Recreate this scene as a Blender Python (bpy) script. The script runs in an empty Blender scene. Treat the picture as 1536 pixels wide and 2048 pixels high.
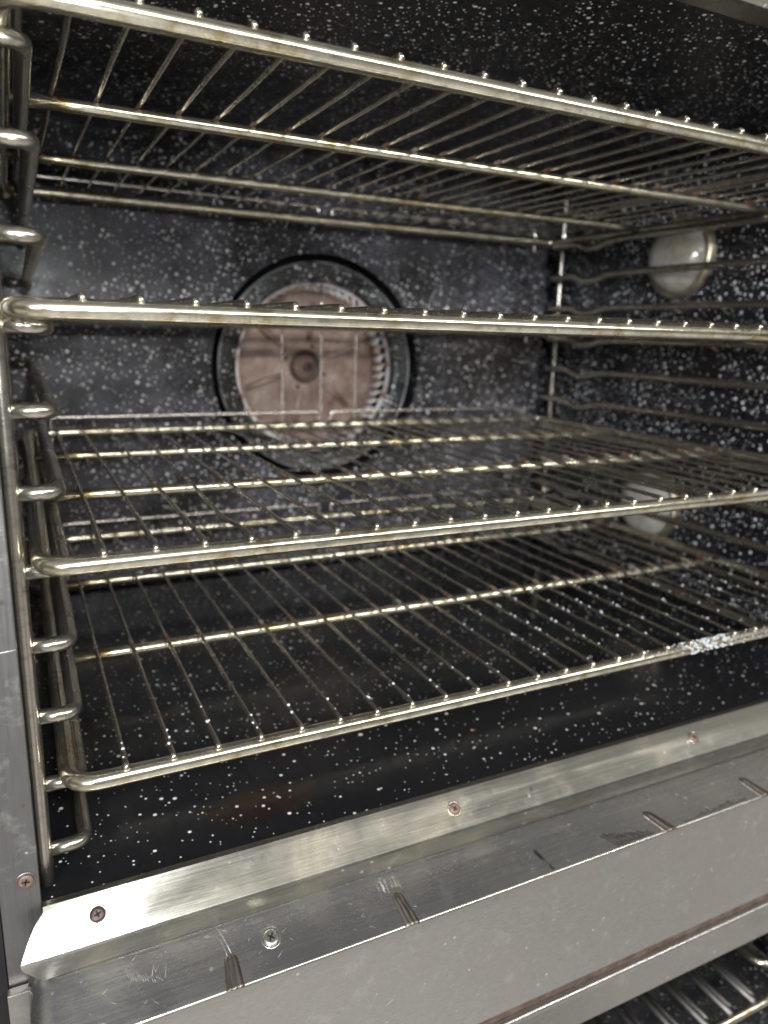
import bpy, bmesh, math, random
from mathutils import Vector, Matrix
random.seed(7)
SC = bpy.context.scene
COL = SC.collection
# ------------------------------------------------------------------ camera
cd = bpy.data.cameras.new('camera'); cam = bpy.data.objects.new('camera', cd); COL.objects.link(cam)
cam.location = (-0.03275, -0.39554, 0.11578)
cam.rotation_euler = (math.radians(76.3445), math.radians(-1.5924), math.radians(-25.9936))
cd.sensor_fit = 'HORIZONTAL'; cd.sensor_width = 36.0
cd.lens = 36.0 * 1469.2 / 1536.0
cd.clip_start = 0.01; cd.clip_end = 50
cd.dof.use_dof = True; cd.dof.focus_distance = 0.43; cd.dof.aperture_fstop = 7.8
SC.camera = cam
# ------------------------------------------------------------------ room light
w = bpy.data.worlds.new('World'); SC.world = w; w.use_nodes = True
nt = w.node_tree; nt.nodes.clear()
tc = nt.nodes.new('ShaderNodeTexCoord'); sp = nt.nodes.new('ShaderNodeSeparateXYZ')
mr = nt.nodes.new('ShaderNodeMapRange'); mr.inputs[1].default_value = -1; mr.inputs[2].default_value = 1
cr = nt.nodes.new('ShaderNodeValToRGB')
el = cr.color_ramp.elements
el[0].position = 0; el[0].color = (.54, .51, .465, 1)
el[1].position = 1; el[1].color = (.10, .10, .11, 1)
for p_, c_ in ((.10, (.60, .57, .53, 1)), (.165, (.36, .35, .345, 1)), (.22, (.50, .47, .43, 1)), (.34, (.48, .45, .405, 1)), (.44, (.09, .088, .085, 1)), (.60, (.08, .08, .08, 1)), (.72, (.34, .33, .30, 1)), (.86, (.30, .29, .27, 1)), (.94, (.10, .10, .11, 1))):
    e = el.new(p_); e.color = c_
bg = nt.nodes.new('ShaderNodeBackground'); bg.inputs[1].default_value = 1.0
ow = nt.nodes.new('ShaderNodeOutputWorld')
L = nt.links.new
L(tc.outputs['Generated'], sp.inputs[0]); L(sp.outputs[2], mr.inputs[0]); L(mr.outputs[0], cr.inputs[0])
nz = nt.nodes.new('ShaderNodeTexNoise'); nz.inputs['Scale'].default_value = 1.9; nz.inputs['Detail'].default_value = 3
m2 = nt.nodes.new('ShaderNodeMapRange'); m2.inputs[1].default_value = .35; m2.inputs[2].default_value = .65; m2.inputs[3].default_value = .45; m2.inputs[4].default_value = 1.45
vm = nt.nodes.new('ShaderNodeVectorMath'); vm.operation = 'SCALE'
L(tc.outputs['Generated'], nz.inputs['Vector']); L(nz.outputs[0], m2.inputs[0]); L(cr.outputs[0], vm.inputs[0]); L(m2.outputs[0], vm.inputs['Scale'])
L(vm.outputs[0], bg.inputs[0]); L(bg.outputs[0], ow.inputs[0])

def area(name, loc, target, sx, sy, power, col=(1, 1, 1)):
    d = bpy.data.lights.new(name, 'AREA'); d.shape = 'RECTANGLE'; d.size = sx; d.size_y = sy
    d.energy = power; d.color = col
    o = bpy.data.objects.new(name, d); COL.objects.link(o); o.location = loc
    o.rotation_euler = (Vector(target) - Vector(loc)).to_track_quat('-Z', 'Y').to_euler()
    return o
area('added_light', (.75, -2.05, 1.02), (.50, .1, .0), 3.2, .14, 46, (1, .97, .92))  # added strip light behind the camera, placed for bar and nose highlights
area('added_light', (-1.3, -2.6, .55), (.33, .5, .05), .7, .40, 64, (.94, .97, 1))  # added low light behind the camera, brightens the cavity through the opening
area('phone_torch', (-0.010, -0.405, 0.150), (.26, .3, .0), 0.018, .018, 1.15, (.95, .98, 1))
vs = SC.view_settings; vs.view_transform = 'Standard'; vs.look = 'None'; vs.gamma = 1; vs.exposure = 0.22
vs.use_curve_mapping = False

# ------------------------------------------------------------------ material helpers
class NT:
    def __init__(s, name):
        s.m = bpy.data.materials.new(name); s.m.use_nodes = True
        s.t = s.m.node_tree; s.b = s.t.nodes['Principled BSDF']
        s.tc = s.t.nodes.new('ShaderNodeTexCoord')
    def n(s, typ, **kw):
        x = s.t.nodes.new(typ)
        for k, v in kw.items(): setattr(x, k, v)
        return x
    def lk(s, a, b): s.t.links.new(a, b)
    def math(s, op, a, b=None, c=None, clamp=False):
        x = s.n('ShaderNodeMath', operation=op, use_clamp=clamp)
        for i, v in enumerate((a, b, c)):
            if v is None: continue
            if isinstance(v, (int, float)): x.inputs[i].default_value = v
            else: s.lk(v, x.inputs[i])
        return x.outputs[0]
    def coords(s, scale=(1, 1, 1), loc=(0, 0, 0)):
        mp = s.n('ShaderNodeMapping'); mp.inputs['Scale'].default_value = scale; mp.inputs['Location'].default_value = loc
        s.lk(s.tc.outputs['Object'], mp.inputs[0]); return mp.outputs[0]
    def noise(s, scale, detail=4, rough=.55, sc=(1, 1, 1), loc=(0, 0, 0), dist=0):
        x = s.n('ShaderNodeTexNoise'); x.inputs['Scale'].default_value = scale; x.inputs['Detail'].default_value = detail
        x.inputs['Roughness'].default_value = rough; x.inputs['Distortion'].default_value = dist
        s.lk(s.coords(sc, loc), x.inputs['Vector']); return x.outputs[0]
    def ramp(s, fac, stops):
        x = s.n('ShaderNodeValToRGB'); e = x.color_ramp.elements
        e[0].position, e[0].color = stops[0][0], tuple(stops[0][1]) + (1,)
        e[1].position, e[1].color = stops[-1][0], tuple(stops[-1][1]) + (1,)
        for p_, c_ in stops[1:-1]:
            q = e.new(p_); q.color = tuple(c_) + (1,)
        s.lk(fac, x.inputs[0]); return x.outputs[0]
    def rng(s, v, a, b, c, d):
        x = s.n('ShaderNodeMapRange'); s.lk(v, x.inputs[0])
        for i, q in enumerate((a, b, c, d)): x.inputs[i + 1].default_value = q
        return x.outputs[0]
    def mix(s, fac, a, b):
        x = s.n('ShaderNodeMix', data_type='RGBA')
        if isinstance(fac, (int, float)): x.inputs[0].default_value = fac
        else: s.lk(fac, x.inputs[0])
        for i, v in ((6, a), (7, b)):
            if isinstance(v, tuple): x.inputs[i].default_value = v + (1,)
            else: s.lk(v, x.inputs[i])
        return x.outputs[2]
    def set(s, key, v):
        i = s.b.inputs[key]
        if isinstance(v, (int, float)): i.default_value = v
        elif isinstance(v, tuple): i.default_value = v + (1,) if len(v) == 3 else v
        else: s.lk(v, i)
    def bump(s, h, strength, dist):
        x = s.n('ShaderNodeBump'); x.inputs['Strength'].default_value = strength; x.inputs['Distance'].default_value = dist
        s.lk(h, x.inputs['Height']); s.lk(x.outputs[0], s.b.inputs['Normal'])

def enamel(name, base, haze, haze_amt, dens, rad, rough=.22, loc=(0, 0, 0), stain=None, warm=0.0, plane='xy', prob=.6, spec=.45):
    """black porcelain enamel sprinkled with white specks"""
    t = NT(name)
    tot = None
    sx = t.n('ShaderNodeSeparateXYZ'); t.lk(t.tc.outputs['Object'], sx.inputs[0]); cb = t.n('ShaderNodeCombineXYZ')
    for i_, ax_ in enumerate(plane): t.lk(sx.outputs['xyz'.index(ax_)], cb.inputs[i_])
    for k, (sc, r0, pr_) in enumerate(((dens, rad, prob), (dens * 1.45, rad * .62, prob * .9), (dens * .45, rad * 1.25, prob * .35))):
        v = t.n('ShaderNodeTexVoronoi'); v.voronoi_dimensions = '2D'; v.feature = 'F1'; v.inputs['Scale'].default_value = sc
        v.inputs['Randomness'].default_value = .86
        mp = t.n('ShaderNodeMapping'); mp.inputs['Location'].default_value = (loc[0] + k * 3.137, loc[1] + k * 1.71, 0); mp.inputs['Rotation'].default_value = (0, 0, .4 + k * .9)
        t.lk(cb.outputs[0], mp.inputs[0]); t.lk(mp.outputs[0], v.inputs['Vector'])
        sep = t.n('ShaderNodeSeparateColor'); t.lk(v.outputs['Color'], sep.inputs[0])
        pw = t.math('POWER', sep.outputs[0], 3.0)
        r = t.math('MULTIPLY_ADD', pw, r0 * sc * .75, r0 * sc * .42)
        cl = t.noise(10 + 8 * k, 3, .55, loc=(loc[0], loc[1] + 4 * k, loc[2]))
        thr = t.rng(cl, .36, .60, pr_ * .25, min(1, pr_ * 1.35))
        keep = t.math('LESS_THAN', sep.outputs[1], thr)
        m = t.math('MULTIPLY', t.math('SUBTRACT', r, v.outputs['Distance']), 1 / (sc * .00022), clamp=True)
        m = t.math('MULTIPLY', m, keep)
        tot = m if tot is None else t.math('MAXIMUM', tot, m)
    n1 = t.noise(7, 6, .65, loc=loc); n2 = t.noise(38, 5, .6, loc=loc)
    hz = t.math('MULTIPLY', t.rng(n1, .42, .70, 0, 1), t.rng(n2, .30, .70, .25, 1.15))
    hz = t.math('MULTIPLY', hz, haze_amt, clamp=True)
    b = t.mix(hz, base, haze)
    if warm:
        wn = t.noise(5, 3, .5, loc=(loc[0] + 9, 1, 2))
        b = t.mix(t.math('MULTIPLY', t.rng(wn, .5, .7, 0, 1), warm, clamp=True), b, (.055, .032, .02))
    if stain:
        for (px, py, rx, ry, colr, am) in stain:
            g = t.n('ShaderNodeVectorMath', operation='LENGTH')
            t.lk(t.coords((1 / rx, 1 / ry, 0), (-px / rx, -py / ry, 0)), g.inputs[0])
            nn = t.noise(45, 4, .6)
            q = t.math('ADD', g.outputs['Value'], t.math('MULTIPLY_ADD', nn, 1.1, -.55))
            b = t.mix(t.rng(q, .85, 1.0, am, 0), b, colr)
    sn = t.noise(60, 1, .5)
    wc = t.mix(t.rng(sn, .68, .76, 0, 1), (.90, .91, .93), (.60, .36, .20))
    col = t.mix(tot, b, wc)
    t.set('Base Color', col)
    rr = t.rng(t.noise(55, 5, .7, loc=loc), .3, .75, rough * .7, rough * 1.6)
    t.set('Roughness', t.math('ADD', rr, t.math('MULTIPLY', tot, .3)))
    t.set('Specular IOR Level', spec)
    t.bump(t.math('ADD', t.math('MULTIPLY', tot, 1.0), t.math('MULTIPLY', n2, .12)), .25, .0004)
    return t.m

def steel(name, base=(.60, .585, .545), rough=(.22, .42), grain='X', scr=.5, tint=None, spots=0.0, aniso=.5, bumpd=.00008):
    t = NT(name)
    sc = {'X': (1, 60, 60), 'Z': (60, 60, 1.2), 'D': (14, 60, 60)}[grain]
    g1 = t.noise(14, 6, .7, sc); g2 = t.noise(60, 3, .6, sc)
    pat = t.noise(16, 5, .62, dist=.5)
    smu = t.noise(60, 6, .7, (1, 1, 1), (3, 1, 0))
    g = t.math('ADD', t.math('MULTIPLY', g1, .6), t.math('MULTIPLY', g2, .4))
    dark = tuple(c * .68 for c in base)
    b = t.mix(t.rng(g, .3, .7, 0, 1), dark, base)
    b = t.mix(t.math('MULTIPLY', t.rng(pat, .45, .75, 0, 1), .5, clamp=True), b, tint or tuple(c * k for c, k in zip(base, (.86, .80, .70))))
    b = t.mix(t.math('MULTIPLY', t.rng(smu, .56, .72, 0, 1), .35, clamp=True), b, (.80, .80, .78))
    if spots:
        v = t.n('ShaderNodeTexVoronoi'); v.inputs['Scale'].default_value = 95
        t.lk(t.coords(), v.inputs['Vector'])
        sp_ = t.n('ShaderNodeSeparateColor'); t.lk(v.outputs['Color'], sp_.inputs[0])
        rr = t.math('MULTIPLY', t.math('POWER', sp_.outputs[1], 5.0), .26)
        m = t.math('MULTIPLY', t.math('SUBTRACT', rr, v.outputs['Distance']), 14, clamp=True)
        zone = t.rng(t.noise(6, 3, .5), .44, .60, .1, 1)
        b = t.mix(t.math('MULTIPLY', t.math('MULTIPLY', m, zone), spots, clamp=True), b, (.16, .09, .045))
        v2 = t.n('ShaderNodeTexVoronoi'); v2.inputs['Scale'].default_value = 140
        t.lk(t.coords((1, 1, 1), (5, 5, 5)), v2.inputs['Vector'])
        s2 = t.n('ShaderNodeSeparateColor'); t.lk(v2.outputs['Color'], s2.inputs[0])
        m2 = t.math('MULTIPLY', t.math('SUBTRACT', t.math('MULTIPLY', t.math('POWER', s2.outputs[0], 6), .22), v2.outputs['Distance']), 16, clamp=True)
        b = t.mix(m2, b, (.85, .85, .83))
    t.set('Base Color', b); t.set('Metallic', .93)
    t.set('Roughness', t.math('ADD', t.rng(g, .25, .75, rough[0], rough[1]), t.math('MULTIPLY', t.rng(pat, .4, .7, 0, 1), .10)))
    t.set('Anisotropic', aniso)
    # fine hair scratches at a slant
    wv = t.noise(9, 2, .5, (90, 90, 90) if grain == 'Q' else (6, 90, 40), (2, 7, 1))
    h = t.math('ADD', g, t.math('MULTIPLY', t.rng(wv, .62, .66, 0, 1), scr))
    t.bump(h, .5, bumpd)
    return t.m

def rackmetal(name, base, rough, rust_at=None, grime=.5, dark=(.10, .085, .06), stain=None):
    t = NT(name)
    n1 = t.noise(45, 6, .7); n2 = t.noise(210, 4, .65, (.35, 1, 1)); n3 = t.noise(12, 3, .5, loc=(4, 4, 4))
    b = t.mix(t.math('MULTIPLY', t.rng(n1, .42, .70, 0, 1), grime, clamp=True), base, tuple(c * .55 for c in base))
    b = t.mix(t.math('MULTIPLY', t.math('MULTIPLY', t.rng(n2, .52, .68, 0, 1), t.rng(n3, .38, .62, .15, 1)), .75, clamp=True), b, dark)
    if stain:
        n4 = t.noise(16, 4, .6, loc=(8, 2, 6)); n5 = t.noise(90, 4, .65, loc=(1, 6, 2))
        b = t.mix(t.math('MULTIPLY', t.math('MULTIPLY', t.rng(n4, .46, .60, 0, 1), t.rng(n5, .42, .62, .1, 1)), .8, clamp=True), b, stain)
    if rust_at:
        sx = t.n('ShaderNodeSeparateXYZ'); t.lk(t.tc.outputs['Object'], sx.inputs[0])
        acc = None
        for yv in rust_at:
            d = t.math('ABSOLUTE', t.math('SUBTRACT', sx.outputs[1], yv))
            m = t.rng(d, .002, .0075, 1, 0)
            acc = m if acc is None else t.math('MAXIMUM', acc, m)
        rn = t.rng(t.noise(28, 4, .6, loc=(1, 2, 3)), .40, .62, .15, 1)
        b = t.mix(t.math('MULTIPLY', acc, rn, clamp=True), b, (.26, .10, .03))
        t.set('Metallic', t.math('SUBTRACT', .95, t.math('MULTIPLY', acc, .5)))
    else:
        t.set('Metallic', .95)
    t.set('Base Color', b)
    t.set('Roughness', t.rng(n1, .3, .75, rough[0], rough[1]))
    t.bump(t.math('ADD', n2, n1), .35, .00025)
    return t.m

def plain(name, colr, rough=.5, metal=0.0, var=.35, sc=60):
    t = NT(name); n = t.noise(sc, 5, .65)
    t.set('Base Color', t.mix(t.rng(n, .3, .7, 0, 1), tuple(c * (1 - var) for c in colr), colr))
    t.set('Roughness', t.rng(n, .3, .7, rough * .8, min(1, rough * 1.25))); t.set('Metallic', metal)
    t.bump(n, .3, .0003); return t.m

CROSS = (0.0, .1742, .3534, .5289)
M = {}
M['enamel_floor'] = enamel('enamel_floor', (.0125, .013, .0150), (.026, .026, .028), .6, 108, .00138, .13, (0, 0, 0), prob=.27, spec=.32,
                           stain=[(.10, .053, .042, .020, (.021, .0125, .010), .9), (.215, .13, .012, .008, (.012, .006, .004), .8), (.33, .24, .02, .014, (.02, .012, .008), .7)])
M['enamel_ceiling'] = enamel('enamel_ceiling', (.0085, .0085, .011), (.018, .017, .019), .35, 135, .00150, .28, (2, 5, 1), prob=.50)
M['enamel_side'] = enamel('enamel_side', (.011, .011, .014), (.035, .034, .038), .9, 130, .00185, .26, (7, 2, 4), plane='yz', prob=.66)
M['enamel_back'] = enamel('enamel_back', (.020, .0195, .024), (.22, .22, .265), .72, 130, .00185, .30, (1, 8, 3), warm=.35, plane='xz', prob=.55)
M['enamel_ring'] = enamel('enamel_ring', (.014, .015, .017), (.11, .115, .115), .9, 130, .0017, .30, (3, 3, 8), plane='xz', prob=.5)
M['enamel_low'] = enamel('enamel_lower', (.010, .010, .012), (.05, .05, .055), .9, 150, .0009, .60, (4, 1, 4), prob=.3)
M['trim'] = steel('sill_steel', (.46, .45, .405), (.13, .25), 'X', .10, (.50, .44, .30), spots=.9, bumpd=.00005)
M['jamb'] = steel('jamb_steel', (.30, .30, .305), (.28, .46), 'Z', .5, spots=.5, aniso=.3)
M['ledge'] = steel('ledge_steel', (.56, .55, .53), (.19, .30), 'X', .3, spots=.4, bumpd=.00003)
M['face'] = steel('face_steel', (.57, .56, .535), (.20, .38), 'D', .5, spots=.14, bumpd=.00007)
M['rusty_groove'] = plain('rusty_groove', (.20, .145, .115), .65, .4, .6, 90)
M['bar'] = rackmetal('chromed_bar', (.88, .85, .70), (.10, .28), grime=.85, stain=(.38, .27, .07))
M['wire'] = rackmetal('chromed_wire', (.60, .56, .48), (.16, .34), rust_at=CROSS[1:], grime=.55)
M['support'] = rackmetal('support_rod', (.56, .53, .46), (.14, .34), grime=.6)
M['guard'] = rackmetal('guard_wire', (.85, .80, .74), (.18, .34), grime=.4)
M['dark_rod'] = rackmetal('dimmed_rod', (.20, .195, .19), (.35, .55), grime=.8)  # dark base paints the lower oven's weaker light into its grimy rods
M['rust'] = plain('rusted_screw', (.34, .22, .175), .5, .5, .6, 500)
M['rust_dark'] = plain('dark_screw', (.12, .085, .075), .42, .6, .5, 600)
M['lit_lip'] = plain('lit_lip', (.34, .35, .37), .3, .3, .85, 30)  # pale colour paints the light caught by the inlet ring's outer rim
M['black'] = plain('black_recess', (.006, .006, .007), .8)
M['zinc'] = plain('zinc_screw', (.70, .70, .60), .28, .95, .25, 500)
M['fan_brown'] = None
t = NT('fan_plate')
a = t.noise(25, 6, .65); b_ = t.noise(90, 4, .6)
cc = t.ramp(t.math('ADD', t.math('MULTIPLY', a, .7), t.math('MULTIPLY', b_, .3)), ((.32, (.17, .10, .07)), (.5, (.34, .245, .205)), (.68, (.56, .47, .42))))
t.set('Base Color', cc); t.set('Roughness', .55); t.set('Metallic', .25); t.bump(b_, .3, .0004); M['fan_brown'] = t.m
t = NT('fan_ring_metal'); a = t.noise(60, 4, .6)
t.set('Base Color', t.ramp(a, ((.42, (.88, .87, .88)), (.58, (.75, .68, .62)), (.64, (.36, .15, .07)))))
t.set('Roughness', .4); t.set('Metallic', .1); M['fan_ring'] = t.m
t = NT('frosted_lamp_glass'); a = t.noise(24, 6, .65, dist=.6)
t.set('Base Color', t.ramp(a, ((.35, (.34, .30, .23)), (.5, (.46, .44, .40)), (.7, (.52, .51, .48)))))
t.set('Roughness', .18); t.set('Coat Weight', 1.0); t.set('Coat Roughness', .06); t.set('Subsurface Weight', .15); t.set('Subsurface Scale', .01)
t.bump(t.noise(70, 3, .5), .25, .0008); M['lens'] = t.m
t = NT('bezel_metal'); a = t.noise(80, 4, .6)
t.set('Base Color', t.ramp(a, ((.35, (.30, .24, .16)), (.6, (.62, .56, .44))))); t.set('Roughness', .35); t.set('Metallic', .85); M['bezel'] = t.m
t = NT('foam_droplet'); t.set('Base Color', (.85, .88, .92)); t.set('Roughness', .12); t.set('Transmission Weight', .35); t.set('IOR', 1.33); M['drop'] = t.m
t = NT('scratch_metal'); t.set('Base Color', (.62, .61, .58)); t.set('Roughness', .4); t.set('Metallic', .6); M['scratch'] = t.m
t = NT('brushed_dent_metal'); a = t.noise(20, 4, .7, (60, 3, 3))
t.set('Base Color', t.ramp(a, ((.3, (.07, .06, .05)), (.7, (.28, .25, .22))))); t.set('Roughness', .42); t.set('Metallic', .9); t.bump(a, .4, .0002); M['dent'] = t.m
t = NT('scuff_metal'); a = t.noise(14, 5, .75, (45, 6, 6))
t.set('Base Color', t.ramp(a, ((.35, (.02, .018, .016)), (.65, (.10, .09, .08))))); t.set('Roughness', .6); t.set('Metallic', .7)
M['scuff'] = t.m

# ------------------------------------------------------------------ object helpers
def link(name, me, mat, parent=None, smooth=False):
    o = bpy.data.objects.new(name, me); COL.objects.link(o)
    if mat: me.materials.append(mat)
    if parent: o.parent = parent
    if smooth:
        for p in me.polygons: p.use_smooth = True
    return o
def empty(name, label, cat, loc=(0, 0, 0), group=None):
    o = bpy.data.objects.new(name, None); COL.objects.link(o); o.location = loc; o.empty_display_size = .02
    o['label'] = label; o['category'] = cat
    if group: o['group'] = group
    return o
def box(bm, x0, x1, y0, y1, z0, z1):
    v = [bm.verts.new(p) for p in ((x0, y0, z0), (x1, y0, z0), (x1, y1, z0), (x0, y1, z0), (x0, y0, z1), (x1, y0, z1), (x1, y1, z1), (x0, y1, z1))]
    for f in ((0, 3, 2, 1), (4, 5, 6, 7), (0, 1, 5, 4), (1, 2, 6, 5), (2, 3, 7, 6), (3, 0, 4, 7)): bm.faces.new([v[i] for i in f])
def bmobj(name, bm, mat, parent=None, smooth=False, bevel=0):
    me = bpy.data.meshes.new(name)
    bmesh.ops.recalc_face_normals(bm, faces=bm.faces)
    bm.to_mesh(me); bm.free()
    o = link(name, me, mat, parent, smooth)
    if bevel:
        b = o.modifiers.new('b', 'BEVEL'); b.width = bevel; b.segments = 2; b.limit_method = 'ANGLE'
    return o
def boxobj(name, mat, parent, *d, bevel=0):
    bm = bmesh.new(); box(bm, *d); return bmobj(name, bm, mat, parent, False, bevel)
def roundpath(pts, r, seg=6):
    """polyline with its inner corners rounded; r a number or one per inner corner"""
    pts = [Vector(p) for p in pts]; out = [pts[0]]
    for i in range(1, len(pts) - 1):
        rr = r[i - 1] if isinstance(r, (list, tuple)) else r
        a, b, c = pts[i - 1], pts[i], pts[i + 1]
        u = (a - b); v = (c - b); lu, lv = u.length, v.length; u.normalize(); v.normalize()
        ang = u.angle(v, math.pi)
        if ang > math.radians(176) or rr <= 0: out.append(b); continue
        d = min(rr / math.tan(ang / 2), lu * .49, lv * .49)
        p0 = b + u * d; p1 = b + v * d
        for k in range(seg + 1):
            s = k / seg; out.append(p0 * (1 - s) ** 2 + b * 2 * s * (1 - s) + p1 * s * s)
    out.append(pts[-1]); return out
def tube(bm, path, r, n=12, cyclic=False, cap=True, taper=None):
    path = [Vector(p) for p in path]; N = len(path)
    tang = []
    for i in range(N):
        if cyclic: d = path[(i + 1) % N] - path[i - 1]
        else: d = path[min(i + 1, N - 1)] - path[max(i - 1, 0)]
        tang.append(d.normalized())
    up = Vector((0, 0, 1)) if abs(tang[0].z) < .9 else Vector((1, 0, 0))
    nrm = (up - tang[0] * up.dot(tang[0])).normalized(); rings = []
    for i in range(N):
        nrm = (nrm - tang[i] * nrm.dot(tang[i])).normalized(); bi = tang[i].cross(nrm)
        rr = r if taper is None else r * taper[i]
        rings.append([bm.verts.new(path[i] + (nrm * math.cos(2 * math.pi * k / n) + bi * math.sin(2 * math.pi * k / n)) * rr) for k in range(n)])
    for i in range(N if cyclic else N - 1):
        a, b = rings[i], rings[(i + 1) % N]
        for k in range(n): bm.faces.new((a[k], a[(k + 1) % n], b[(k + 1) % n], b[k]))
    if cap and not cyclic:
        bm.faces.new(rings[0][::-1]); bm.faces.new(rings[-1])
def densify(pts, step=.03, wob=0):
    out = []
    for a, b in zip(pts[:-1], pts[1:]):
        a = Vector(a); b = Vector(b); k = max(1, int((b - a).length / step))
        for i in range(k): out.append(a.lerp(b, i / k))
    out.append(Vector(pts[-1]))
    if wob:
        ph = [random.uniform(0, 6.28) for _ in range(4)]
        for i, p in enumerate(out):
            s = p.x * 7 + p.y * 9 + p.z * 5
            p += Vector((math.sin(s + ph[0]), math.sin(s * .8 + ph[1]), math.sin(s * 1.3 + ph[2]))) * wob
    return out
def tubeobj(name, path, r, mat, parent, n=14, **kw):
    bm = bmesh.new(); tube(bm, path, r, n, **kw)
    o = bmobj(name, bm, mat, parent, True)
    return o
def sheet(bm, prof, xs):
    """sweep a (y, z) profile along X; xs gives (x, dy, dz) stations or x numbers"""
    rows = []
    for x in xs:
        rows.append([bm.verts.new((x, y, z)) for y, z in prof])
    for a, b in zip(rows[:-1], rows[1:]):
        for k in range(len(prof) - 1): bm.faces.new((a[k], a[k + 1], b[k + 1], b[k]))
def ringmesh(bm, cx, cz, r0, r1, y0, y1, n=72):
    R = []
    for k in range(n):
        a = 2 * math.pi * k / n; c, s = math.cos(a), math.sin(a)
        R.append([bm.verts.new((cx + c * r, y, cz + s * r)) for r, y in ((r0, y0), (r1, y0), (r1, y1), (r0, y1))])
    for k in range(n):
        a, b = R[k], R[(k + 1) % n]
        for i in range(4): bm.faces.new((a[i], a[(i + 1) % 4], b[(i + 1) % 4], b[i]))
def lathe(bm, prof, origin, axis, n=40):
    """prof = (radius, height along axis)"""
    ax = Vector(axis).normalized(); u = ax.orthogonal().normalized(); v = ax.cross(u); O = Vector(origin); rows = []
    for r, h in prof:
        if r < 1e-6: rows.append([bm.verts.new(O + ax * h)])
        else: rows.append([bm.verts.new(O + ax * h + (u * math.cos(2 * math.pi * k / n) + v * math.sin(2 * math.pi * k / n)) * r) for k in range(n)])
    for a, b in zip(rows[:-1], rows[1:]):
        for k in range(n):
            k2 = (k + 1) % n
            if len(a) == 1 and len(b) == 1: continue
            if len(a) == 1: bm.faces.new((a[0], b[k], b[k2]))
            elif len(b) == 1: bm.faces.new((a[k], a[k2], b[0]))
            else: bm.faces.new((a[k], a[k2], b[k2], b[k]))

# ------------------------------------------------------------------ the oven
FL, CE = -.2125, .342
XL, XR = -.070, .732
FR = .010
oven = empty('convection_oven', 'stainless double oven with open black speckled cavity and fan in back wall', 'oven', (.331, .0, FL))
oven.location = (0, 0, 0)
boxobj('cavity_floor', M['enamel_floor'], oven, XL, XR, .0138, .70, FL - .004, FL)
boxobj('cavity_ceiling', M['enamel_ceiling'], oven, XL, XR, .0138, .70, CE, CE + .004)
boxobj('side_wall', M['enamel_side'], oven, XL - .004, XL, .0138, .70, FL - .004, CE + .004)
boxobj('side_wall', M['enamel_side'], oven, XR, XR + .004, .0138, .70, FL - .004, CE + .004)
boxobj('rear_wall', M['enamel_ring'], oven, XL, XR, .700, .704, FL - .004, CE + .004)
# upper back panel: leans from the baffle's top back to the ceiling
bm = bmesh.new()
pr = [(.572, .250), (.574, .262), (.585, .268), (.592, .280), (.598, .312), (.600, .3415)]
sheet(bm, pr, [XL, XR]); sheet(bm, [(y + .003, z + .0005) for y, z in pr][::-1], [XL, XR])
bmobj('upper_back_panel', bm, M['enamel_back'], oven, True)
# fan baffle with its round opening and returned top edge
CX, CZ, RH = .339, .066, .150
bm = bmesh.new(); n = 96
bx0, bx1, bz0, bz1 = -.045, .708, FL + .004, .247
def plate(y, flip=False):
    inner, outer = [], []
    for k in range(n):
        a = 2 * math.pi * k / n; c, s = math.cos(a), math.sin(a)
        inner.append(bm.verts.new((CX + RH * c, y, CZ + RH * s)))
        tx = ((bx1 - CX) if c > 0 else (CX - bx0)) / max(abs(c), 1e-6); tz = ((bz1 - CZ) if s > 0 else (CZ - bz0)) / max(abs(s), 1e-6)
        q = min(tx, tz); outer.append(bm.verts.new((CX + q * c, y, CZ + q * s)))
    for k in range(n):
        k2 = (k + 1) % n; f = (inner[k], inner[k2], outer[k2], outer[k]); bm.faces.new(f[::-1] if flip else f)
    # fill the four corners
    for cxn, czn in ((bx1, bz1), (bx0, bz1), (bx0, bz0), (bx1, bz0)):
        best = sorted(outer, key=lambda v: (v.co - Vector((cxn, y, czn))).length)[:6]
        ex = [v for v in best if abs(v.co.x - cxn) < 1e-5]; ez = [v for v in best if abs(v.co.z - czn) < 1e-5]
        if ex and ez and ex[0] is not ez[0]:
            cv = bm.verts.new((cxn, y, czn)); bm.faces.new((ex[0], cv, ez[0]))
    return inner, outer
i1, o1 = plate(.560); i2, o2 = plate(.563, True)
for k in range(n):
    k2 = (k + 1) % n; bm.faces.new((i1[k], i1[k2], i2[k2], i2[k]))
baf = bmobj('fan_baffle', bm, M['enamel_back'], oven)
bm = bmesh.new(); box(bm, bx0, bx1, .5635, .590, bz1 - .003, bz1); bmobj('baffle_top_flange', bm, M['enamel_side'], baf)
bm = bmesh.new(); box(bm, bx1 - .003, bx1, .5635, .640, bz0, bz1 - .004); bmobj('baffle_side_flange', bm, M['enamel_side'], baf)
# pressed bead round the opening
bm = bmesh.new(); pp = [(CX + math.cos(a) * (RH + .004), .5595, CZ + math.sin(a) * (RH + .004)) for a in [2 * math.pi * k / 96 for k in range(96)]]
tube(bm, pp, .0022, 8, cyclic=True); bmobj('opening_bead', bm, M['enamel_back'], baf, True)
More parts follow.
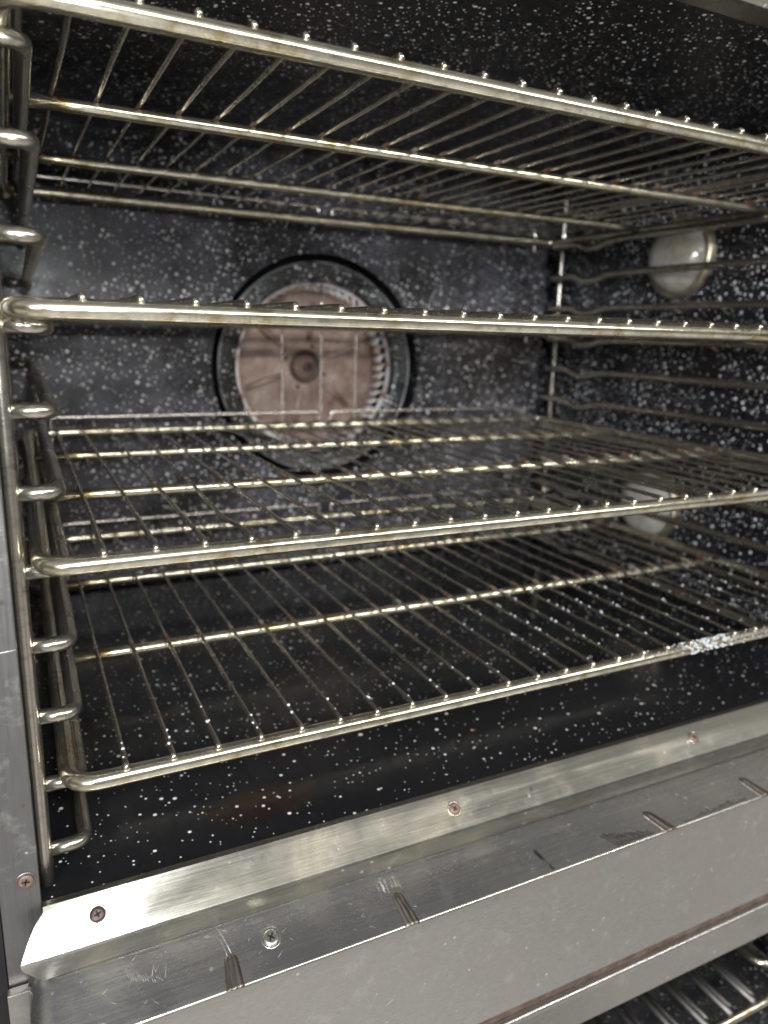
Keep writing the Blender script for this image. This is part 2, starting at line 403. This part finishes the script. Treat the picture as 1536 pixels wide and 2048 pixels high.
# inlet ring behind the opening
bm = bmesh.new()
prof = [(.1395, .018), (.1402, .013), (.1388, .0105), (.136, .012), (.128, .013), (.121, .014), (.1165, .017), (.1160, .026)]
tube(bm, [(CX + .002 + math.cos(2 * math.pi * k / 96) * .1398, .5740, CZ + math.sin(2 * math.pi * k / 96) * .1398) for k in range(96)], .0018, 8, cyclic=True)
bmobj('ring_lip', bm, M['lit_lip'], oven, True)
bm = bmesh.new()
lathe(bm, [(r, -h) for r, h in prof], (CX + .003, .562, CZ), (0, -1, 0), 96)
bmobj('inlet_ring', bm, M['enamel_ring'], oven, True)
boxobj('chamber_back', M['black'], oven, CX - .2, CX + .2, .672, .675, CZ - .19, CZ + .18)
# the fan wheel
fan = bpy.data.objects.new('fan_wheel', None); COL.objects.link(fan); fan.parent = oven; fan.location = (0, 0, 0)
FX = CX + .003; FY = .640
bm = bmesh.new()
prof = [(.125, 0), (.112, .001), (.075, .0022), (.040, .006), (.026, .009), (.0235, .0085), (.0225, .003), (.0205, .002), (.0195, .0065), (.0115, .0085), (.0105, .013), (0, .0135)]
lathe(bm, prof, (FX, FY, CZ), (0, -1, 0), 72)
# emboss eight radial ribs
for v in bm.verts:
    dx, dz = v.co.x - FX, v.co.z - CZ; r = math.hypot(dx, dz)
bp_ = bmobj('back_plate', bm, M['fan_brown'], fan, True)
for k in range(6):
    a = 2 * math.pi * k / 6 + .35; u = Vector((math.cos(a), 0, math.sin(a)))
    pth = [Vector((FX, FY - .0040, CZ)) + u * .036, Vector((FX, FY - .0022, CZ)) + u * .062, Vector((FX, FY - .0002, CZ)) + u * .092]
    bm = bmesh.new(); tube(bm, roundpath(pth, .02, 4), .0056, 8, taper=None)
    bmobj('embossed_rib', bm, M['fan_brown'], fan, True)
for k in range(4):
    a = math.pi / 2 * k + 1.2
    bm = bmesh.new(); lathe(bm, [(.0028, 0), (.0028, .002), (.0018, .003), (0, .003)], (FX + math.cos(a) * .031, FY - .0075, CZ + math.sin(a) * .031), (0, -1, 0), 12)
    bmobj('rivet', bm, M['rust_dark'], fan, True)
bm = bmesh.new(); lathe(bm, [(.0075, .012), (.0075, .019), (.005, .020), (.005, .016), (0, .016)], (FX, FY, CZ), (0, -1, 0), 6)
bmobj('hub_nut', bm, M['rust_dark'], fan)
bm = bmesh.new(); lathe(bm, [(.0245, .0088), (.0240, .0100), (.0175, .0090), (.0165, .0060)], (FX, FY, CZ), (0, -1, 0), 48)
bmobj('hub_collar', bm, M['rust_dark'], fan, True)
bm = bmesh.new(); ringmesh(bm, FX + .004, CZ, .1120, .1260, .5980, .6010, 96); bmobj('front_ring', bm, M['fan_ring'], fan)
for k in range(54):
    a = 2 * math.pi * k / 54; c, s = math.cos(a), math.sin(a); bm = bmesh.new()
    pts2 = []
    for j in range(5):
        q = j / 4; r = .1060 + .0160 * q; aa = a + .075 * (q - .5) + .05 * math.sin(q * math.pi)
        pts2.append((FX + math.cos(aa) * r, CZ + math.sin(aa) * r))
    rows = [[bm.verts.new((x, y, z)) for x, z in pts2] for y in (.6012, .6390)]
    for j in range(4): bm.faces.new((rows[0][j], rows[0][j + 1], rows[1][j + 1], rows[1][j]))
    o = bmobj('blade', bm, M['fan_ring'], fan, True); sol = o.modifiers.new('s', 'SOLIDIFY'); sol.thickness = .0008
# guard rods in front of the fan opening
for x, z0, z1 in ((.2820, -.055, .150), (.3376, -.070, .178), (.3880, -.055, .160)):
    tubeobj('fan_guard_rod', densify([(x + .0, .5555, z0), (x, .5555, z1)], .03, .0004), .0015, M['guard'], oven, 8)
for z in (-.0715, .1795):
    tubeobj('fan_guard_rod', [(.262, .5565, z), (.408, .5565, z)], .0014, M['enamel_ring'], oven, 8)

# lamps in the right wall
def lamp(y, z, lab):
    hb = bmesh.new(); box(hb, XR - .0025, XR - .0001, y - .066, y + .078, z - .062, z + .075)
    h = bmobj('oven_lamp', hb, M['enamel_side'], oven, False, .0012); h['label'] = lab
    bm = bmesh.new(); lathe(bm, [(.0510, .0), (.0505, .006), (.0475, .010), (.0445, .0105), (.0435, .006)], (XR - .0025, y, z), (-1, 0, 0), 56)
    bmobj('bezel', bm, M['bezel'], h, True)
    bm = bmesh.new()
    pr = [(.0433, .005), (.0430, .011), (.0405, .016), (.036, .021), (.030, .0265), (.020, .0295), (.010, .0308), (0, .0312)]
    lathe(bm, pr, (XR - .0025, y, z), (-1, 0, 0), 56)
    bmobj('glass_lens', bm, M['lens'], h, True)
lamp(.317, .2190, 'round frosted lamp high on the right wall, stained at its top')
lamp(.322, -.1000, 'round frosted lamp low on the right wall behind the racks')

# front frame: jambs, top trim
def jamb(x0, x1, side):
    bm = bmesh.new()
    box(bm, x0, x1, .0115, .0135, -.268, CE + .05)
    return bmobj('door_jamb', bm, M['jamb'], oven, False, .0006)
jl = jamb(-.0665, -.0452, -1)
jr = jamb(.7072, .7285, 1)
boxobj('jamb_return', M['jamb'], jl, -.0472, -.0452, .0137, .0200, FL, CE)
boxobj('jamb_return', M['jamb'], jr, .7072, .7092, .0137, .0200, FL, CE)
boxobj('corner_post', M['black'], oven, -.128, -.0667, .0105, .020, -.44, CE + .05)
boxobj('corner_post', M['jamb'], oven, -.190, -.1285, -.002, .020, -.44, CE + .05)
boxobj('corner_post', M['jamb'], oven, .7300, .800, -.002, .020, -.44, CE + .05)
boxobj('lower_jamb', M['face'], oven, -.0672, -.0400, .0045, .0105, -.44, -.2610, bevel=.0006)
bm = bmesh.new()
prof = [(.0300, CE - .0008), (.0120, CE - .0008), (.0095, CE), (-.0080, CE + .0180), (-.0085, CE + .06)]
sheet(bm, prof, [-.060, .722]); bmobj('header_trim', bm, M['trim'], oven)
# seam across the left jamb
tubeobj('weld_seam', densify([(-.0660, .01135, -.0537), (-.0560, .01135, -.0527), (-.0458, .01135, -.0520)], .004, .0002), .0004, M['scratch'], jl, 6)

# sill trim: sloping strip with a folded lower lip, curved left end
bm = bmesh.new()
prof = [(.0142, FL + .0002), (.0095, FL + .0003)]
K = 10
for k in range(1, K + 1): s = k / K; prof.append((.0095 - .0180 * s, FL + .0003 - .0188 * s))
prof += [(-.0092, -.2325), (-.0090, -.2345), (-.0078, -.2455)]
lefts = [-.0448, -.0448]
for k in range(1, K + 1):
    s = k / K; lefts.append(-.0448 - .0130 * max(0, (s - .16) / .84) ** .62)
lefts += [-.0578, -.0570, -.0482]
xs = [0] + [i / 40 for i in range(1, 41)]
rows = []
for t_ in xs:
    rows.append([bm.verts.new(((lefts[i] + (.7188 - lefts[i]) * t_), p[0], p[1])) for i, p in enumerate(prof)])
for a, b in zip(rows[:-1], rows[1:]):
    for k in range(len(prof) - 1): bm.faces.new((a[k], a[k + 1], b[k + 1], b[k]))
trim = bmobj('sill_trim', bm, M['trim'], oven)
sol = trim.modifiers.new('s', 'SOLIDIFY'); sol.thickness = .0009; sol.offset = 0
boxobj('trim_backing', M['black'], oven, -.0440, .7060, .0140, .0160, -.262, FL - .0045)

def screw(parent, pos, nrm, r, mat, mat2, slot=True, name='screw'):
    N = Vector(nrm).normalized(); P = Vector(pos)
    bm = bmesh.new()
    lathe(bm, [(r, 0), (r * 1.0, .0006), (r * .86, .0011), (r * .55, .0013), (r * .2, .0012), (0, .0011)], P, N, 32)
    s = bmobj(name, bm, mat, parent, True)
    u = N.orthogonal().normalized(); u.rotate(Matrix.Rotation(random.uniform(0, 1.5), 3, N)); v = N.cross(u)
    bm = bmesh.new()
    for q in (u, v):
        w_ = N.cross(q); c = P + N * .00135; hw, hl = r * .10, r * .50
        vs_ = [bm.verts.new(c + q * a * hl + w_ * b * hw + N * h) for a, b in ((-1, -1), (1, -1), (1, 1), (-1, 1)) for h in (-.0004, .0001)]
        f = [vs_[0], vs_[2], vs_[4], vs_[6]]; g = [vs_[1], vs_[3], vs_[5], vs_[7]]
        bm.faces.new(f[::-1]); bm.faces.new(g)
        for i in range(4):
            j = (i + 1) % 4; bm.faces.new((f[i], f[j], g[j], g[i]))
    bmobj('cross_recess', bm, M['black'], s)
    bm = bmesh.new(); lathe(bm, [(r * 1.0, .0001), (r * 1.18, .0004), (r * 1.3, .00005)], P, N, 32)
    bmobj('countersink_rim', bm, mat2, s, True)
    return s
TN = (0, -.72, .69)
for x, y, z, m_ in ((-.0163, .0015, -.2208, 'rust_dark'), (.2283, .0015, -.2208, 'rust'), (.4726, .0018, -.2204, 'rust')):
    screw(trim, (x, y - .0004, z + .0005), TN, .0042, M[m_], M['trim'])
screw(jl, (-.0521, .0113, -.1931), (0, -1, 0), .0042, M['rust'], M['jamb'])
screw(jr, (.7170, .0113, -.1931), (0, -1, 0), .0042, M['rust'], M['jamb'])

# the ledge, its rounded nose and the front face
EY, EZ = -.0410, -.2650
bm = bmesh.new()
prof = [(.0020, -.2440)]
for k in range(0, 9):
    s = k / 8; prof.append((-.0020 - .0375 * s, -.2450 - .0188 * s + .0003 * math.sin(s * math.pi)))
prof = [p for p in prof if p[0] > -.0385]
prof += [(-.0387 - .0024 * math.sin(math.radians(a)), -.2660 + .0024 * math.cos(math.radians(a))) for a in (25, 38, 50, 62, 76, 90)]
prof += [(-.0411, -.2740 - .0128 * i) for i in range(8)] + [(-.0411, -.3736), (-.0400, -.3745)]
def bow(x, z): return .0007 * math.sin(max(0, min(1, (-.266 - z) / .1076)) * math.pi) * (.6 + .4 * math.sin(x * 9 + 1))
stat = [-.0560, -.0558, -.0550, -.0535, -.0515, -.0490, -.0460, -.0420, -.0380] + [i * .02 for i in range(0, 36)] + [.7190]
rows = []
for x in stat:
    d = max(0, -.0380 - x) / .018; f = 1 - math.sqrt(max(0, 1 - d * d * .998))
    row = []
    for i, (y, z) in enumerate(prof):
        yy = y + f * .016 if y < -.003 else y
        if y < -.0410 and z < -.267: yy += bow(x, z)
        row.append(bm.verts.new((x, yy, z - f * .011)))
    rows.append(row)
for a, b in zip(rows[:-1], rows[1:]):
    for k in range(len(prof) - 1): bm.faces.new((a[k], a[k + 1], b[k + 1], b[k]))
ledge = bmobj('front_ledge', bm, M['ledge'], oven, True)
ledge.data.materials.append(M['face'])
npf = len(prof) - 1
for i, p in enumerate(ledge.data.polygons):
    if (i % npf) >= npf - 10: p.material_index = 1
ledge.data.set_sharp_from_angle(angle=math.radians(50))
# nose highlight bead, groove, lower strip
boxobj('rusty_groove', M['rusty_groove'], oven, -.0560, .7190, -.0375, -.0350, -.3870, -.3740)
bm = bmesh.new()
prof = [(-.0380, -.3846)] + [(-.0396 - .0030 * math.sin(math.radians(a)), -.3876 + .0030 * math.cos(math.radians(a))) for a in (0, 15, 30, 45, 60, 75, 90, 110)] + [(-.0411, -.3905), (-.0411, -.4212), (-.0404, -.4220), (-.0200, -.4222), (.0300, -.4222)]
sheet(bm, prof, [-.056, .719]); ls = bmobj('lower_strip', bm, M['face'], oven, True)
ls.data.set_sharp_from_angle(angle=math.radians(60))

# surface of the ledge (z for a y)
def lz(y):
    s = (-.0020 - y) / .0375; s = max(0, min(1, s)); return -.2450 - .0188 * s + .0003 * math.sin(s * math.pi)
LN = Vector((0, -.449, .893)).normalized()
screw(ledge, (.0815, -.0225, lz(-.0225) + .0001), LN, .0050, M['zinc'], M['ledge'], name='bolt')

def dent(xa, ya, xb, yb, wa, wb, flute=3, h=.0016):
    """tapered fluted knock mark running down to the nose"""
    bm = bmesh.new(); A = Vector((xa, ya, lz(ya))); B = Vector((xb, yb, lz(max(yb, -.0395)) - (.0006 if yb < -.0395 else 0)))
    side = Vector((1, 0, 0)); NX = 14; NY = 12; rows = []
    for j in range(NY + 1):
        t_ = j / NY; c = A.lerp(B, t_); wd = wa + (wb - wa) * t_
        wd *= min(1, math.sqrt(max(.02, 1 - (1 - min(1, t_ / .18)) ** 2)))
        row = []
        for i in range(NX + 1):
            q = i / NX * 2 - 1
            hh = h * math.sqrt(max(0, 1 - q * q)) * (.75 + .25 * math.cos(q * math.pi * flute)) * min(1, t_ * 6 + .1)
            row.append(bm.verts.new(c + side * q * wd + LN * (hh - .0001)))
        rows.append(row)
    for a, b in zip(rows[:-1], rows[1:]):
        for i in range(NX): bm.faces.new((a[i], a[i + 1], b[i + 1], b[i]))
    bm.faces.new(rows[-1])
    return bmobj('knock_mark', bm, M['dent'], ledge, True)
dent(.0552, -.0235, .0540, -.0416, .0040, .0056)
dent(.1695, -.0205, .1735, -.0418, .0040, .0054)
dent(.3945, -.0228, .4085, -.0419, .0044, .0066, 2)
dent(.5085, -.0222, .5215, -.0414, .0044, .0064, 2)
def patch(pts, name='scuff', mat=None):
    bm = bmesh.new(); bm.faces.new([bm.verts.new((x, y, lz(y) + .00022)) for x, y in pts]); return bmobj(name, bm, mat or M['scuff'], ledge)
def hair(pts, wd=.00013, mat=None, zf=None, par=None):
    bm = bmesh.new(); P = [Vector((x, y, (zf(y) if zf else lz(y)) + .0001)) for x, y in pts]
    tube(bm, P, wd, 5); return bmobj('scratch', bm, mat or M['scratch'], par or ledge, True)
# dark brushed scuffs
for k in range(9):
    x0 = .2843 + random.uniform(-.0008, .0016); hair([(x0, -.0235 - k * .0003), (x0 + .0075 + random.uniform(-.0006, .0006), -.0390)], .00028, M['scuff'])
for k in range(34):
    s = k / 33; x0 = .3480 + .038 * s; ya = -.0285 - .0085 * s + random.uniform(-.0015, .0015)
    hair([(x0 - .004 * (1 - s), ya), (x0 + .006, -.0392)], .00026, M['scuff'])
for k in range(60):
    x0 = .4250 + .075 * k / 60; hair([(x0, -.0392), (x0 - .001, -.0392 + random.uniform(.001, .0052) * (.4 + k / 90))], .00026, M['scuff'])
# light scratches
hair([(.0500, -.0065), (.0525, -.0120), (.0545, -.0180), (.0560, -.0235)], .00022)
hair([(.0515, -.0150), (.0530, -.0215), (.0535, -.0250)], .00016)
sx = -.0040
for k in range(15):
    hair([(sx + k * .00128, -.0150 - .0006 * k + random.uniform(-.0012, .0012)), (sx + k * .00128 + .0010, -.0195 - .0004 * k + random.uniform(-.0012, .0012))], .00009)
hair([(.0095, -.0215), (.0112, -.0165), (.0118, -.0200), (.0142, -.0170)], .00010); hair([(.0165, -.0240), (.0185, -.0175)], .00011)
for k in range(16):
    x0 = .166 + random.uniform(-.006, .008); hair([(x0, -.0060 - random.random() * .006), (x0 + random.uniform(-.002, .002), -.0105 - random.random() * .010)], .00009)
for k in range(70):
    x0 = random.uniform(-.03, .66); y0 = random.uniform(-.036, -.006); a = random.uniform(-.9, .9)
    l_ = random.uniform(.001, .006); hair([(x0, y0), (x0 + math.cos(a) * l_, max(-.0385, y0 + math.sin(a) * l_))], random.uniform(.00005, .00011))
def face_hair(x, z, dx, dz, wd):
    bm = bmesh.new(); tube(bm, [(x, -.04115 + bow(x, z), z), (x + dx, -.04115 + bow(x + dx, z + dz), z + dz)], wd, 5); return bmobj('scratch', bm, M['scratch'], ledge, True)
for k in range(60):
    x0 = random.uniform(.0, .62); z0 = random.uniform(-.36, -.27); a = random.uniform(.0, 1.2); l_ = random.uniform(.002, .009)
    face_hair(x0, z0, math.cos(a) * l_, math.sin(a) * l_, random.uniform(.00003, .00007))

# ------------------------------------------------------------------ rack supports (lift-out ladders)
def ladder(side, label):
    """side = -1 left, +1 right"""
    mx = (lambda x: x) if side < 0 else (lambda x: .6625 - x)
    o = empty('rack_support', label, 'rack support', (mx(-.0416), .025, FL), 'wire rack supports on the side walls')
    off = Vector(o.location)
    def T(p): return Vector((mx(p[0]), p[1], p[2])) - off
    tubeobj('upright', densify([T((-.0416, .0250, -.2085)), T((-.0416, .0250, .338))], .02, .0002), .0047, M['support'], o, 18)
    tubeobj('upright', densify([T((-.0440, .5235, -.2085)), T((-.0440, .5235, .338))], .03, .0003), .0040, M['support'], o, 12)
    for k in range(-4, 8):
        z = -.0142 + .043 * k
        j = random.uniform(-.0006, .0006)
        pts = [(-.0375, .0250, z), (-.0188, .0250, z + j), (-.0188, .370, z + j), (-.0188, .395, z - .001), (-.0188, .418, z - .0068),
               (-.0188, .438, z - .0075), (-.0188, .462, z + .0005), (-.0188, .5145, z), (-.0400, .5145, z)]
        tubeobj('rail', [T(p) for p in roundpath(pts, [.0080, .02, .02, .02, .02, .02, .02, .006], 6)], .0044, M['support'], o, 14)
    # feet that hold the ladder off the wall
    for y in (.0250, .5235):
        for z in (-.120, .270):
            tubeobj('standoff', [T((-.0440 if y > .1 else -.0460, y, z)), T((XL + .0008, y, z))], .0030, M['support'], o, 8)
    return o
ladder(-1, 'wire rack support with bent rungs standing beside the left door jamb')
ladder(1, 'wire rack support on the right wall in front of the round lamps')

# ------------------------------------------------------------------ racks
BX0, BX1 = -.0300, .6925
def rack(label, x, y, z, yaw, seed, bent=()):
    random.seed(seed)
    o = empty('oven_rack', label, 'oven rack', (x, y, z), 'chromed wire oven racks'); o.rotation_euler.z = yaw
    R = .0053; zb = -R - .0008; yf = .0018; yr = .5289
    # outer frame: closed loop with rounded corners
    loop = [(BX0 + .2, yf), (BX0, yf), (BX0, yr), (BX1, yr), (BX1, yf), (BX1 - .2, yf)]
    path = roundpath([(a, b, zb) for a, b in loop], .0170, 8)
    path = path[:-1] + densify([path[-1], path[0]], .03)[:-1]
    dn = []
    for a, b in zip(path, path[1:] + path[:1]):
        dn.append(a)
        L_ = (b - a).length
        for q in range(1, int(L_ / .03) + 1):
            if q / (int(L_ / .03) + 1) < 1: dn.append(a.lerp(b, q / (int(L_ / .03) + 1)))
    tubeobj('frame', dn, R, M['bar'], o, 18, cyclic=True)
    for yc in CROSS[1:3]:
        r = .0043
        tubeobj('cross_bar', densify([(BX0 + .0045, yc, -r - .0010), (BX1 - .0045, yc, -r - .0010)], .04, .0002), r, M['bar'], o, 14)
    for k in range(26):
        xk = k * .0265; j = random.uniform(-.0004, .0004); j2 = random.uniform(-.0005, .0005); j3 = random.uniform(-.0005, .0005)
        r = .00140
        pts = [(xk, -.0012, -.0016), (xk + j * .1, .0010, .0006), (xk + j * .3, .020, .0009), (xk + j3, .09, .0006), (xk + j2, CROSS[1], .0010), (xk + j3 * .7, .26, .0005),
               (xk + j, CROSS[2], .0010), (xk, yr - .02, .0009), (xk, yr + .002, .0005)]
        if k in bent:
            pts[3] = (xk - .0040, .055, .0008); pts[4] = (xk - .0005, CROSS[1], .0010)
            pts.insert(3, (xk - .0036, .045, .0009))
        wp = roundpath(pts, [.001] + [.02] * (len(pts) - 3), 4)
        tubeobj('wire', wp, r, M['wire'], o, 9, taper=[1.32 if q < 6 else (1.12 if q < 9 else 1.0) for q in range(len(wp))])
    # raised rear stop, two wires that drop to the frame at the middle and hook under the rails at the sides
    g = .0020; zt = .0105; yg = yr + .0085
    for xa, xb in ((.3265, -.0040), (.3450, .6665)):
        sgn = -1 if xb < xa else 1
        pts = [(xa, yr + .0005, -.0035), (xa, yg, .0005), (xa, yg, zt), (xb, yg, zt), (xb, yg, -.0190), (xb + sgn * .013, yg, -.0220)]
        tubeobj('rear_stop', roundpath(pts, [.003, .004, .005, .004, ][:len(pts) - 2], 5), g, M['guard'], o, 9)
    return o
rackA = rack('topmost oven rack, seen from below, its wires lit from the front', .0025, -.0103, .2579, .0118, 1)
rackB = rack('second oven rack from the top, at eye level so only its front bar shows', -.0029, -.0092, .1288, .0089, 2)
rackC = rack('third oven rack from the top, with one kinked wire near its front left', 0, 0, 0, 0, 3, bent=(3,))
rackD = rack('bottom oven rack just above the floor, droplets on its right front bar', .0047, .0014, -.1284, .0026, 4)

# ------------------------------------------------------------------ droplets on rack D
random.seed(11)
bm = bmesh.new()
def drop(p, r):
    mtx = Matrix.Translation(p) @ Matrix.Diagonal((1, 1, .85, 1))
    bmesh.ops.create_icosphere(bm, subdivisions=2, radius=r, matrix=mtx)
for k in range(190):
    q = random.gauss(.477, .020) if k < 120 else random.gauss(.50, .06)
    a = random.uniform(-.2, 2.6)
    drop(Vector((q, .0032 - math.cos(a) * .0055, -.1345 + math.sin(a) * .0058 + random.uniform(-.0005, .0006))), random.uniform(.0005, .0014) * (1 if abs(q - .475) < .03 else .55))
for k in range(26):
    dens_ = 3 if k < 4 else (2 if k < 12 else 9)
    for j in range(dens_):
        yy = random.uniform(.004, .165 if k > 10 else .03) if k > 10 or random.random() < .5 else random.uniform(.004, .05)
        drop(Vector((.0047 + k * .0265 + random.uniform(-.0012, .0012), .0014 + yy, -.1284 + .0024)), random.uniform(.0005, .0012))
o = bmobj('cleaning_droplets', bm, M['drop'], None, True)
o['label'] = 'clear droplets beaded on the front bar and wires of the bottom rack'; o['category'] = 'droplets'; o['kind'] = 'stuff'

# ------------------------------------------------------------------ lower oven just showing under the front strip
low = empty('lower_oven', 'second dark speckled oven cavity below the stainless front strip', 'oven')
LZ = -.575
boxobj('cavity_floor', M['enamel_low'], low, XL, XR, -.036, .60, -.640, -.636)
boxobj('cavity_ceiling', M['enamel_ceiling'], low, XL, XR, .0310, .60, -.4280, -.4240)
boxobj('side_wall', M['enamel_side'], low, XR, XR + .004, .0310, .60, -.640, -.4280)
boxobj('side_wall', M['enamel_side'], low, XL - .004, XL, .0310, .60, -.640, -.4280)
boxobj('rear_wall', M['enamel_side'], low, XL, XR, +.600, .604, -.640, -.4240)
lr = empty('oven_rack', 'thick-barred rack in the dark lower oven under the front strip', 'oven rack', (0, 0, LZ))
tubeobj('frame', roundpath([(.2, .0, -.004), (-.03, .0, -.004), (-.03, .50, -.004), (.6925, .50, -.004), (.6925, .0, -.004), (.2001, .0, -.004)], .017, 8), .0045, M['bar'], lr, 14)
for k in range(19):
    xk = .0 + .0355 * k
    tubeobj('under_wire', densify([(xk + .006, .012, -.0125), (xk + .006, .50, -.0125)], .05), .0026, M['dark_rod'], lr, 8)
    tubeobj('wire', densify([(xk - .012, .001, .0002), (xk - .012, .50, .0002)], .05), .0034, M['dark_rod'], lr, 10)
tubeobj('shelf_rail', [Vector(p) for p in roundpath([(.76, .030, .030), (.705, .030, .030), (.705, .45, .030)], .02, 8)], .0045, M['support'], low, 12).location = (-.03, 0, LZ - .03)
